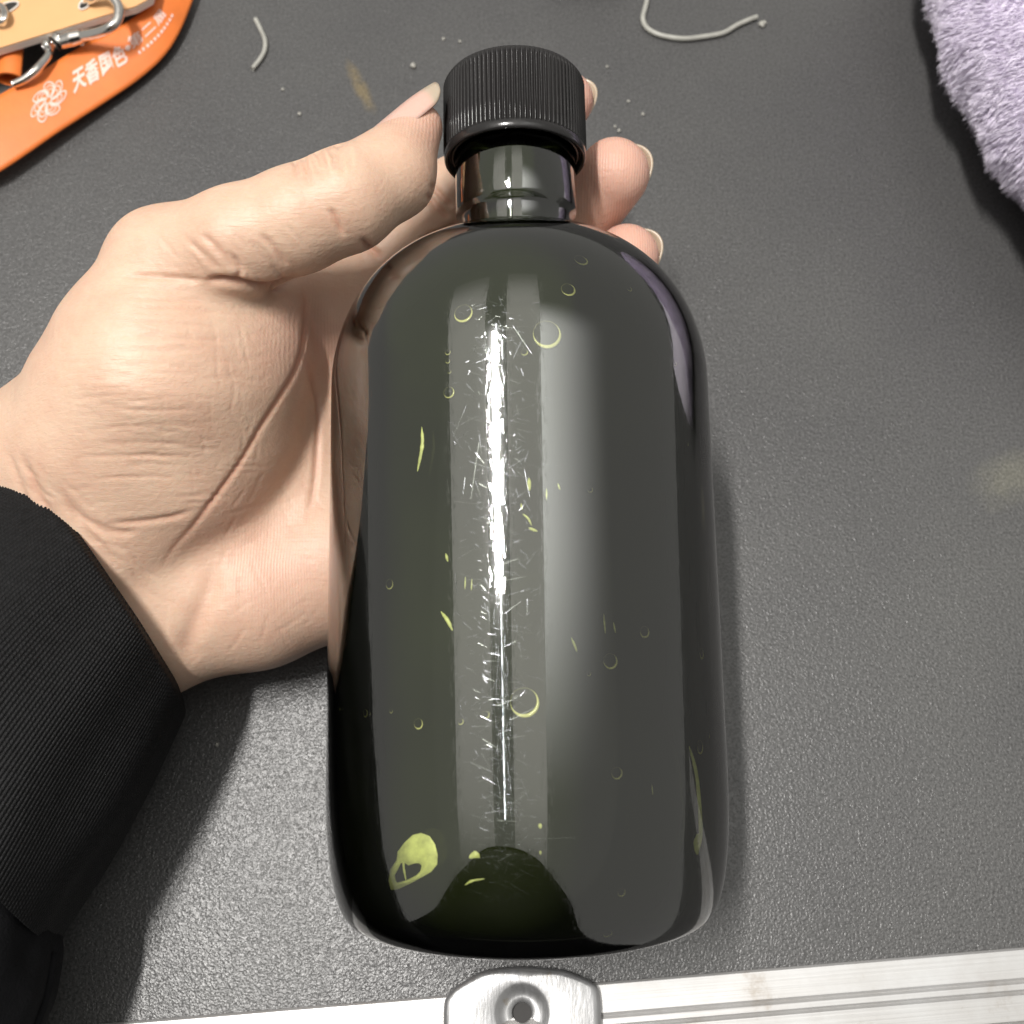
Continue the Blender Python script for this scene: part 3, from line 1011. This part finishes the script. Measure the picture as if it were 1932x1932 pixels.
# sleeve cloth behind the cuff
SEG2, NL2 = 180, 120
a_ = np.linspace(0, 2 * np.pi, SEG2, endpoint=False)[:, None]
l_ = np.linspace(0, 1, NL2)[None, :]
puff = 0.0045 * np.clip(l_ / 0.06, 0, 1) ** 0.5
fold = 0.0022 * np.sin(2 * a_ + 9 * l_) * l_ + 0.0012 * np.sin(5 * a_ - 14 * l_ + 1.0) * np.clip(l_ * 3, 0, 1) + 0.0005 * np.sin(17 * a_) * np.exp(-l_ * 8)
x_ = (0.0350 + puff + 0.016 * l_ + fold) * np.cos(a_); y_ = (0.0262 + puff + 0.012 * l_ + fold) * np.sin(a_)
pos2 = (x_ + slant(LC + l_ * 0.11))[..., None] * side + y_[..., None] * topv + (LC - 0.0015 + l_ * 0.11)[..., None] * ad + 0 * a_[..., None]
mesh_obj('sleeve_cloth', pos2.reshape(-1, 3), grid_faces(SEG2, NL2, wrap_u=True), M['sleeve'], sleeve)
sm = []
for l in np.linspace(0.02, 0.95, 40):
    i = int(l * (NL2 - 1)); k = int(SEG2 * (0.055))
    q = pos2[k, i]; n = side * math.cos(0.33) + topv * math.sin(0.33)
    sm.append(q + n * 0.0003)
# unseen front of the same jacket, added to darken the bottle's reflection and shadows
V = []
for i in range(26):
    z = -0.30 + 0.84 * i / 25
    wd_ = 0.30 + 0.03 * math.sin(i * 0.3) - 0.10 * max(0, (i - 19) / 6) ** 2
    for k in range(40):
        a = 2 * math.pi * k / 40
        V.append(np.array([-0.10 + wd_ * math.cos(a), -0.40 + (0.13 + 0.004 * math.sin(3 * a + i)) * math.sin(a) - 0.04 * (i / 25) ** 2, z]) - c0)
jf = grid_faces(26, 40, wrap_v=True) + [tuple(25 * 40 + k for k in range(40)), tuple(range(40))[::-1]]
mesh_obj('unseen_jacket_front', np.array(V), jf, M['sleeve'], sleeve)
tube('seam', np.array(sm), 0.0007, M['sleeve'], sleeve, n=80, seg=8)

# ------------------------------------------------------------------ aluminium edge and steel plate
eL, eR = on_desk(300, 1925.5, 0.0015), on_desk(1932, 1790, 0.0015)
rd = eR - eL; rd /= np.linalg.norm(rd)
pd = np.cross([0, 0, 1.0], rd) * -1.0            # towards the viewer
rail = empty('edge_rail', Matrix(((rd[0], pd[0], 0, eL[0]), (rd[1], pd[1], 0, eL[1]), (0, 0, -1, 0), (0, 0, 0, 1))))
RM = np.array(rail.matrix_world)
tag(rail, 'white aluminium desk edge strip with fine grooves along the bottom', 'edge strip')
profile = [(-0.0002, -0.001), (-0.0002, 0.0010), (0.0002, 0.0015), (0.0052, 0.0016), (0.0055, 0.0013), (0.0058, 0.0009), (0.0061, 0.0013), (0.0063, 0.0016), (0.0073, 0.0016),
           (0.0075, 0.0013), (0.0078, 0.0008), (0.0081, 0.0012), (0.0083, 0.0015), (0.0128, 0.0015), (0.0131, 0.0008), (0.0134, 0.0015), (0.0185, 0.0014), (0.0192, 0.0008), (0.0195, -0.004), (0.0195, -0.024)]
V = []
xs = np.linspace(-0.25, 0.45, 60)
for x in xs:
    for (q, z) in profile:
        V.append((x, q, -z))
mesh_obj('rail_profile', np.array(V), [tuple(reversed(f)) for f in grid_faces(len(xs), len(profile))], M['alu'], rail, smooth=False)

# plate
zp = 0.0048
pxs = [(836, 1990), (836, 1905), (842, 1882), (856, 1866), (880, 1850), (905, 1836), (935, 1829), (985, 1826), (1035, 1829), (1064, 1833), (1090, 1842), (1114, 1853), (1128, 1864), (1133, 1884), (1135, 1910), (1137, 1990)]
ring_ = catmull([on_desk(x, y, zp) for x, y in pxs], 90)
hc = on_desk(985, 1913, zp)
plate = empty('steel_plate', Matrix.Translation(Vector((hc[0], hc[1], 0))))
tag(plate, 'scuffed steel plate with rounded corners and screw hole below the bottle', 'metal plate')
oo = np.array([hc[0], hc[1], 0])
nb = len(ring_)
cen = ring_.mean(0)
loops = []


def shrink(p, d, z):
    t = p - cen
    L = np.linalg.norm(t[:2])
    q = cen + t * (1 - d / L)
    return np.array([q[0], q[1], z])


def hole_ring(r, z):
    # start and direction chosen to pair with the outline
    out = []
    for p in ring_:
        a = math.atan2(p[1] - hc[1], p[0] - hc[0])
        out.append(np.array([hc[0] + r * math.cos(a), hc[1] + r * math.sin(a), z]))
    return out


loops.append([shrink(p, 0.0, 0.0018) for p in ring_])
loops.append([shrink(p, 0.0, zp - 0.0012) for p in ring_])
loops.append([shrink(p, 0.0003, zp - 0.0005) for p in ring_])
loops.append([shrink(p, 0.0009, zp - 0.00012) for p in ring_])
loops.append([shrink(p, 0.0018, zp) for p in ring_])
ho = [np.array([*(0.55 * np.array(shrink(p, 0.0018, zp))[:2] + 0.45 * q[:2]), zp]) for p, q in zip(ring_, hole_ring(0.0054, zp))]
loops.append(ho)
for r, z in ((0.0056, zp), (0.0051, zp - 0.0002), (0.0044, zp - 0.0008), (0.0036, zp - 0.0012), (0.0030, zp - 0.0013), (0.0023, zp - 0.0013), (0.0019, zp - 0.0017), (0.0018, zp - 0.004)):
    loops.append(hole_ring(r, z))
V = np.array([q for l in loops for q in l]) - oo
mesh_obj('plate', V, grid_faces(len(loops), nb), M['steel'], plate)
hv = [np.array([hc[0] + 0.0019 * math.cos(t), hc[1] + 0.0019 * math.sin(t), zp - 0.0024]) - oo for t in np.linspace(0, 2 * math.pi, 24, endpoint=False)]
mesh_obj('screw_hole', np.array(hv), [tuple(range(24))], M['hole'], plate)

# ------------------------------------------------------------------ lanyard
up_e = [(-140, 258, 9), (-60, 214, 9), (0, 178, 9), (45, 153, 8.8), (87, 128, 8.5), (125, 104, 8), (163, 81, 8), (213, 56, 8), (258, 28, 8), (288, -2, 8), (312, -60, 8)]
lo_e = [(-140, 396, 5), (-60, 354, 5), (0, 322, 5), (52, 288, 4.8), (101, 254, 4.5), (152, 221, 4), (203, 188, 3.5), (262, 148, 3), (310, 104, 3), (342, 54, 3), (372, -20, 3)]
US = catmull([on_desk(x, y, z / mmF) for x, y, z in up_e], 160)
LS = catmull([on_desk(x, y, z / mmF) for x, y, z in lo_e], 160)
lan0 = on_desk(100, 200)
lanyard = empty('lanyard', Matrix.Translation(Vector(lan0)))
tag(lanyard, 'orange printed lanyard ribbon curving across the upper left corner of the desk', 'lanyard')


def strap_pt(u, w, lift=0.0):
    """u 0..1 along, w 0..1 from the lower to the upper edge"""
    t = u * 159
    i = min(158, int(t)); f = t - i
    a = LS[i] * (1 - f) + LS[i + 1] * f; b = US[i] * (1 - f) + US[i + 1] * f
    tn = (LS[i + 1] - LS[i]) + (US[i + 1] - US[i])
    n = np.cross(tn, b - a); n /= np.linalg.norm(n)
    if n[2] < 0:
        n = -n
    sag = 0.0006 * math.sin(math.pi * w)
    return a * (1 - w) + b * w + n * (sag + lift)


V = []
NWD = 14
for side_l in (0.0, -0.0006):
    for i in range(160):
        for j in range(NWD):
            V.append(strap_pt(i / 159, j / (NWD - 1), side_l + 0.00004 * ((i % 2) - 0.5)) - lan0)
F = grid_faces(160, NWD)
n1 = 160 * NWD
F += [tuple(n1 + k for k in reversed(f)) for f in grid_faces(160, NWD)]
for i in range(159):
    a, b = i * NWD, (i + 1) * NWD
    F += [(a, a + n1, b + n1, b), (a + NWD - 1, b + NWD - 1, b + n1 + NWD - 1, a + n1 + NWD - 1)]
mesh_obj('ribbon', np.array(V), F, M['orange'], lanyard)

arc = np.concatenate([[0], np.cumsum(np.linalg.norm(np.diff((US + LS) / 2, axis=0), axis=1))])
WID = np.linalg.norm(US[80] - LS[80])


def u_at_px(px, py):
    c = (US + LS) / 2 - CP
    qx = MID + (c @ CX) / (c @ CF) * FPX; qy = MID - (c @ CU) / (c @ CF) * FPX
    return np.argmin((qx - px) ** 2 + (qy - py) ** 2)


def strap_print(name, verts2, faces, s0, w0):
    """verts2: (along m, across m) flat print laid on the ribbon from arc length s0, around width fraction w0"""
    V = []
    for (x, y) in verts2:
        u = np.interp(s0 + x, arc, np.arange(160) / 159.0)
        V.append(strap_pt(u, w0 + y / WID, 0.00015) - lan0)
    return mesh_obj(name, np.array(V), faces, M['print'], lanyard, smooth=False)


def text_mesh(txt, size, bold):
    cu = bpy.data.curves.new('print_text', 'FONT')
    cu.body = txt; cu.size = size; cu.offset = bold; cu.resolution_u = 3
    ob_ = bpy.data.objects.new('print_text', cu)
    sc.collection.objects.link(ob_)
    dg = bpy.context.evaluated_depsgraph_get()
    me = bpy.data.meshes.new_from_object(ob_.evaluated_get(dg))
    v = [(q.co.x, q.co.y) for q in me.vertices]; f = [tuple(p.vertices) for p in me.polygons]
    bpy.data.objects.remove(ob_, do_unlink=True); bpy.data.meshes.remove(me)
    return v, f


s_flower = arc[u_at_px(92, 190)]
pt_txt = [('天', 152, 156, 0.0066), ('香', 174, 138, 0.0066), ('国', 200, 120, 0.0064), ('色', 225, 105, 0.0066)]
for ch, qx, qy, sz_ in pt_txt:
    v, f = text_mesh(ch, sz_, 0.00022)
    if not v:
        continue
    v = np.array(v); c = (v.max(0) + v.min(0)) / 2; v = v - c
    v[:, 0] *= 0.62; v[:, 0] += 0.15 * v[:, 1]
    strap_print('brush_character', v, f, arc[u_at_px(qx, qy)], 0.52)
v, f = text_mesh('·', 0.012, 0.0003)
for ch, ds, wq, sz_, bo in (('·', 0.0, 0.55, 0.010, 0.0003), ('第', 0.0030, 0.60, 0.0046, 0.00008), ('二', 0.0080, 0.60, 0.0046, 0.00010), ('届', 0.0130, 0.60, 0.0046, 0.00008)):
    v, f = text_mesh(ch, sz_, bo)
    if not v:
        continue
    v = np.array(v); c = (v.max(0) + v.min(0)) / 2; v = v - c
    strap_print('print_character', v, f, arc[u_at_px(244, 93)] + ds - 0.0003, wq)
for k in range(11):                              # small line of print too fine to read
    w_, h_ = 0.0009 + 0.0005 * rng.random(), 0.0011
    x = k * 0.0014
    strap_print('small_print', [(x, -h_ / 2), (x + w_ * 0.7, -h_ / 2), (x + w_ * 0.7, h_ / 2), (x, h_ / 2)], [(0, 1, 2, 3)], arc[u_at_px(250, 93)] + 0.001, 0.36)


def stroke2(pts, w):
    pts = np.array(pts); V = []
    for i in range(len(pts)):
        t = pts[min(i + 1, len(pts) - 1)] - pts[max(i - 1, 0)]
        n = np.array([-t[1], t[0]]) / (np.linalg.norm(t) + 1e-12)
        V += [tuple(pts[i] - n * w / 2), tuple(pts[i] + n * w / 2)]
    return V, grid_faces(len(pts), 2)


NP = 7
for k in range(NP):                              # spiral flower emblem
    for sc_, w_ in ((1.0, 0.00036), (0.74, 0.00030), (0.5, 0.00026)):
        pts = []
        for t in np.linspace(0, 1, 26):
            r = 0.0056 * (0.14 + 0.86 * math.sin(math.pi * t) ** 0.75 * sc_)
            a = 2 * math.pi * k / NP + (t - 0.5) * 1.35 + 0.75 * r / 0.0056 * 0.9
            pts.append((r * math.cos(a), 0.86 * r * math.sin(a)))
        v, f = stroke2(pts, w_)
        strap_print('flower_petal', v, f, s_flower, 0.50)

# rolled ribbon end beside it
rollp = [on_desk(24, 40, 0.007), on_desk(22, 100, 0.007), on_desk(18, 150, 0.0065)]
roll = empty('rolled_ribbon', Matrix.Translation(Vector(on_desk(32, 110))))
tag(roll, 'short rolled end of orange ribbon under the tan badge', 'ribbon')
ro = on_desk(32, 110)
cr = catmull(rollp, 20)
V = []
for i, c in enumerate(cr):
    for k in range(40):
        t = k / 39
        a = 0.4 + t * 2 * math.pi * 1.35
        r = 0.0037 - 0.0010 * t
        V.append(c + r * math.cos(a) * CX + 0.72 * r * math.sin(a) * np.array([0, 0, 1.0]) - ro)
mesh_obj('ribbon_roll', np.array(V), grid_faces(20, 40), M['orange'], roll)

# ------------------------------------------------------------------ badge card
zb = 0.0125
badge_px = [(-260, 160), (-120, 128), (0, 90), (110, 56), (190, 31), (255, 12), (284, -4), (300, -60), (250, -240), (-260, -240)]
br_ = np.array([on_desk(x, y, zb) for x, y in badge_px])
b0 = on_desk(60, 0)
badge = empty('badge', Matrix.Translation(Vector(b0)))
tag(badge, 'tan badge card with pale edge lying over the orange lanyard', 'badge')
nb_ = len(br_)
top = [tuple(p - b0) for p in br_]
V = top + [tuple(p - b0 - np.array([0, 0, 0.0003])) for p in br_]
mesh_obj('card_face', V, [tuple(range(nb_))[::-1] if np.cross(br_[1] - br_[0], br_[2] - br_[1])[2] < 0 else tuple(range(nb_))] + [(i, (i + 1) % nb_, nb_ + (i + 1) % nb_, nb_ + i) for i in range(nb_)], M['tan'], badge, smooth=False)
cc = br_.mean(0)
rim = [tuple(cc + (p - cc) * 1.004 - b0 - np.array([0, 0, 0.0005])) for p in br_] + [tuple(cc + (p - cc) * 1.004 - b0 - np.array([0, 0, 0.0022])) for p in br_]
mesh_obj('card_edge', rim, [tuple(range(nb_)), tuple(range(nb_, 2 * nb_))[::-1]] + [(i, (i + 1) % nb_, nb_ + (i + 1) % nb_, nb_ + i) for i in range(nb_)], M['edge'], badge, smooth=False)


def disc(name, c, e1, e2, mat, parent, off, n=28, power=2.6):
    V = []
    for t in np.linspace(0, 2 * math.pi, n, endpoint=False):
        ct, st = math.cos(t), math.sin(t)
        V.append(c + e1 * math.copysign(abs(ct) ** (2 / power), ct) + e2 * math.copysign(abs(st) ** (2 / power), st) - off)
    return mesh_obj(name, np.array(V), [tuple(range(n))], mat, parent, smooth=False)


for (x, y, lx) in ((8, 17, 26), (161, 7, 11)):
    c = on_desk(x, y, zb + 0.0002)
    e1 = on_desk(x + lx, y - lx * 0.32, zb + 0.0002) - c; e2 = on_desk(x + 3, y - 10, zb + 0.0002) - c
    disc('punched_slot', c, e1, e2, M['hole'], badge, b0)
    rp = []
    for t in np.linspace(0, 2 * math.pi, 30):
        rp.append(c + e1 * 1.04 * math.cos(t) + e2 * 1.06 * math.sin(t) - b0 + np.array([0, 0, 0.0001]))
    tube('slot_rim', np.array(rp), 0.00022, M['edge'], badge, n=60, seg=8, caps=False)

ring_o = empty('split_ring', Matrix.Translation(Vector(on_desk(8, 30))))
r0 = on_desk(8, 30)
tag(ring_o, 'small wire ring through the slot of the tan badge at the left edge', 'ring')
for k in range(2):
    rp = [on_desk(-8 + 22 * math.cos(t) * (0.9 - 0.3 * k), 26 + 20 * math.sin(t), zb + 0.001 + 0.0016 * math.cos(t)) - r0 for t in np.linspace(-2.2, 1.6, 12)]
    tube('wire', np.array(rp), 0.00055, M['chrome'], ring_o, n=50, seg=10)

# ------------------------------------------------------------------ lobster clasp
k0 = on_desk(130, 80)
clasp = empty('clasp', Matrix.Translation(Vector(k0)))
tag(clasp, 'silver lobster clasp hooked between the badge and the orange ribbon', 'clasp')


def kp(l):
    return np.array([on_desk(x, y, z / mmF) - k0 for x, y, z in l])


tube('hook', kp([(160, 8, 12), (172, -2, 14.5), (192, -12, 16), (212, -4, 16.5), (224, 14, 16), (222, 36, 15.5), (209, 51, 15), (184, 62, 13.5), (152, 69, 12)]),
     [0.0009, 0.0012, 0.0013, 0.0014, 0.0014, 0.0013, 0.0013, 0.0013, 0.0015], M['chrome'], clasp, n=70, seg=14)
tube('gate', kp([(156, 68, 12), (136, 73, 11.5), (116, 79, 11)]), [0.0017, 0.0020, 0.0018], M['chrome'], clasp, n=20, seg=14)
tube('swivel_collar', kp([(112, 76, 10.8), (104, 83, 10.8)]), [0.0022, 0.0022], M['chrome'], clasp, n=6, seg=16)
tube('swivel_ball', kp([(99, 82, 10.8), (90, 88, 10.8), (82, 92, 10.8)]), [0.0011, 0.0021, 0.0011], M['chrome'], clasp, n=14, seg=16)
tube('thumb_lever', kp([(150, 74, 11), (153, 80, 10.5), (156, 86, 10)]), [0.0007, 0.0009, 0.0006], M['chrome'], clasp, n=12, seg=10)
tube('loop_bar', kp([(92, 92, 10.8), (91, 105, 10.8), (80, 119, 11), (66, 134, 11.2), (46, 150, 10.5), (24, 160, 10)]), [0.0009, 0.0010, 0.0011, 0.0011, 0.0010], M['chrome'], clasp, n=36, seg=12)

# ------------------------------------------------------------------ threads and crumbs
t1_ = tube('thread', np.array([on_desk(x, y, 0.0008) for x, y in ((482, 36), (492, 56), (500, 76), (499, 96), (489, 114), (476, 130))]), 0.00062, M['thread'], n=40, seg=12)
tag(t1_, 'short bent piece of pale thread left of the cap', 'thread', 'offcut threads on the desk')
t2_ = tube('thread', np.array([on_desk(x, y, 0.0009) for x, y in ((1226, -20), (1218, 12), (1213, 36), (1222, 54), (1248, 67), (1290, 73), (1330, 69), (1365, 62), (1390, 48), (1412, 38), (1428, 32))]), 0.00070, M['thread'], n=70, seg=12)
tag(t2_, 'long curled pale thread with a hooked end at the top edge right of the cap', 'thread', 'offcut threads on the desk')


def crumb(px, py, r, name='crumb', mat=None):
    V = []; F = []
    n, m = 10, 6
    c = on_desk(px, py)
    rr = 0.8 * r / mmF
    for i in range(m + 1):
        a = math.pi * i / m
        for k in range(n):
            b = 2 * math.pi * k / n
            q = rr * (0.45 + 0.9 * rng.random())
            V.append((q * math.sin(a) * math.cos(b), q * math.sin(a) * math.sin(b), rr * 0.7 + 0.7 * q * math.cos(a)))
    F = grid_faces(m + 1, n, wrap_v=True)
    o = mesh_obj(name, np.array(V), F, mat or M['crumb'])
    o.location = c
    return o


for (x, y, r, lab) in [(1438, 48, 1.25, 'pale knobbly crumb at the end of the long curled thread'), (780, 127, 1.1, 'round pale crumb between the cap and the thumb nail'),
                       (1213, 217, 0.6, 'tiny white speck right of the index fingertip, farthest from the cap'), (1168, 248, 0.6, 'tiny white speck just above the middle fingertip'),
                       (1160, 240, 0.5, 'tiny white speck left of another above the middle fingertip'), (534, 170, 0.55, 'tiny white speck below the short bent thread'),
                       (566, 216, 0.6, 'tiny white speck above the thumb joint'), (1185, 192, 0.5, 'tiny white speck beside the index fingernail'),
                       (837, 75, 0.6, 'tiny pale speck above the left side of the cap'), (868, 80, 0.55, 'tiny pale speck above the cap, right of another'),
                       (410, 1405, 0.55, 'tiny pale speck in the shadow right of the cuff'), (1145, 127, 0.5, 'tiny brown speck above the index fingertip')]:
    tag(crumb(x, y, r), lab, 'crumb', 'crumbs on the desk')

# dark rounded thing cut by the top edge
dk = on_desk(1110, -34)
V = []
for i in range(13):
    a = math.pi * i / 12
    for k in range(40):
        b = 2 * math.pi * k / 40
        V.append((0.0125 * math.sin(a) ** 0.6 * math.cos(b), 0.0048 * math.sin(a) ** 0.6 * math.sin(b), 0.004 + 0.004 * math.cos(a)))
dark = mesh_obj('black_lid', np.array(V), grid_faces(13, 40, wrap_v=True), M['cap'])
dark.location = dk
tag(dark, 'black rounded object just showing at the top edge above the cap', 'lid')

# ------------------------------------------------------------------ lilac plush
spine = [(1955, -330, 32), (1985, -170, 32), (2012, -40, 32), (2070, 80, 33), (2160, 205, 34), (2280, 340, 35), (2430, 480, 36)]
SPt = np.array([on_desk(x, y, 0.030) for x, y, _ in spine])
SPr = np.array([r for *_, r in spine]) / mmF
pc = catmull(SPt, 70)
pr_ = np.interp(np.linspace(0, 1, 70), np.linspace(0, 1, len(SPr)), SPr) * 0.96
pl0 = on_desk(2050, 180)
plush = empty('plush_cushion', Matrix.Translation(Vector(pl0)))
tag(plush, 'fluffy lilac plush cushion in the upper right corner', 'cushion')
V = []; NS = 64
PN = []
for i in range(70):
    t = pc[min(i + 1, 69)] - pc[max(i - 1, 0)]; t /= np.linalg.norm(t)
    s = np.cross(t, [0, 0, 1.0]); s /= np.linalg.norm(s)
    u = np.cross(s, t)
    for k in range(NS):
        a = 2 * math.pi * k / NS
        n = math.cos(a) * s + math.sin(a) * u
        V.append(pc[i] + pr_[i] * (math.cos(a) * s + 0.80 * math.sin(a) * u) * (1 + 0.03 * math.sin(i * 0.5 + 2 * a)) - pl0)
        PN.append(n)
body = mesh_obj('plush_body', np.array(V), grid_faces(70, NS, wrap_v=True), M['lilac'], plush)
# fur: thin tapered strands, clumped
Vb = np.array(V).reshape(70, NS, 3); Nb = np.array(PN).reshape(70, NS, 3)
nst = 130000
ii = rng.uniform(0, 69, nst); kk = rng.uniform(0, NS, nst)
i0 = ii.astype(int).clip(0, 68); k0_ = kk.astype(int) % NS
fi = (ii - i0)[:, None]; fk = (kk - np.floor(kk))[:, None]
k1 = (k0_ + 1) % NS
root_ = (Vb[i0, k0_] * (1 - fi) + Vb[i0 + 1, k0_] * fi) * (1 - fk) + (Vb[i0, k1] * (1 - fi) + Vb[i0 + 1, k1] * fi) * fk
nor = Nb[i0, k0_] * (1 - fk) + Nb[i0, k1] * fk
wp = root_ + pl0
keep = (wp[:, 2] > 0.004)
cam_ok = ((MID + ((wp - CP) @ CX) / ((wp - CP) @ CF) * FPX) < 2150)
keep &= cam_ok
root_, nor, wp = root_[keep], nor[keep], wp[keep]
tn = pc[-1] - pc[0]; tn /= np.linalg.norm(tn)
fx = np.sin(wp[:, 0] * 420 + 2.0 * np.sin(wp[:, 1] * 260)); fy = np.sin(wp[:, 1] * 510 + 1.7 * np.sin(wp[:, 0] * 300 + wp[:, 2] * 350)); f3 = np.sin(wp[:, 2] * 600 + wp[:, 0] * 310)
lean = np.stack([0.30 * fx - 0.35, -0.75 + 0.30 * fy, 0.25 * f3 - 0.1], 1) + rng.normal(0, 0.24, root_.shape)
nn = len(root_)
Lf = rng.uniform(0.0018, 0.0034, nn)[:, None] * (1 + 0.25 * (fx * fy)[:, None])
dirn = nor * 0.75 + lean * 0.75
dirn /= np.linalg.norm(dirn, axis=1, keepdims=True)
p1 = root_ + nor * Lf * 0.45 + dirn * Lf * 0.12
p2 = root_ + nor * Lf * 0.50 + dirn * Lf * 0.65
sd = np.cross(dirn, rng.normal(size=dirn.shape)); sd /= np.linalg.norm(sd, axis=1, keepdims=True)
wd = 0.00014
FV = np.stack([root_ - sd * wd, root_ + sd * wd, p1 - sd * wd * 0.8, p1 + sd * wd * 0.8, p2], 1).reshape(-1, 3)
bi = np.arange(nn) * 5
FF = [(int(b), int(b) + 1, int(b) + 3, int(b) + 2) for b in bi] + [(int(b) + 2, int(b) + 3, int(b) + 4) for b in bi]
fur = mesh_obj('fur', FV, FF, M['lilac'], plush)
fur['kind'] = 'stuff'
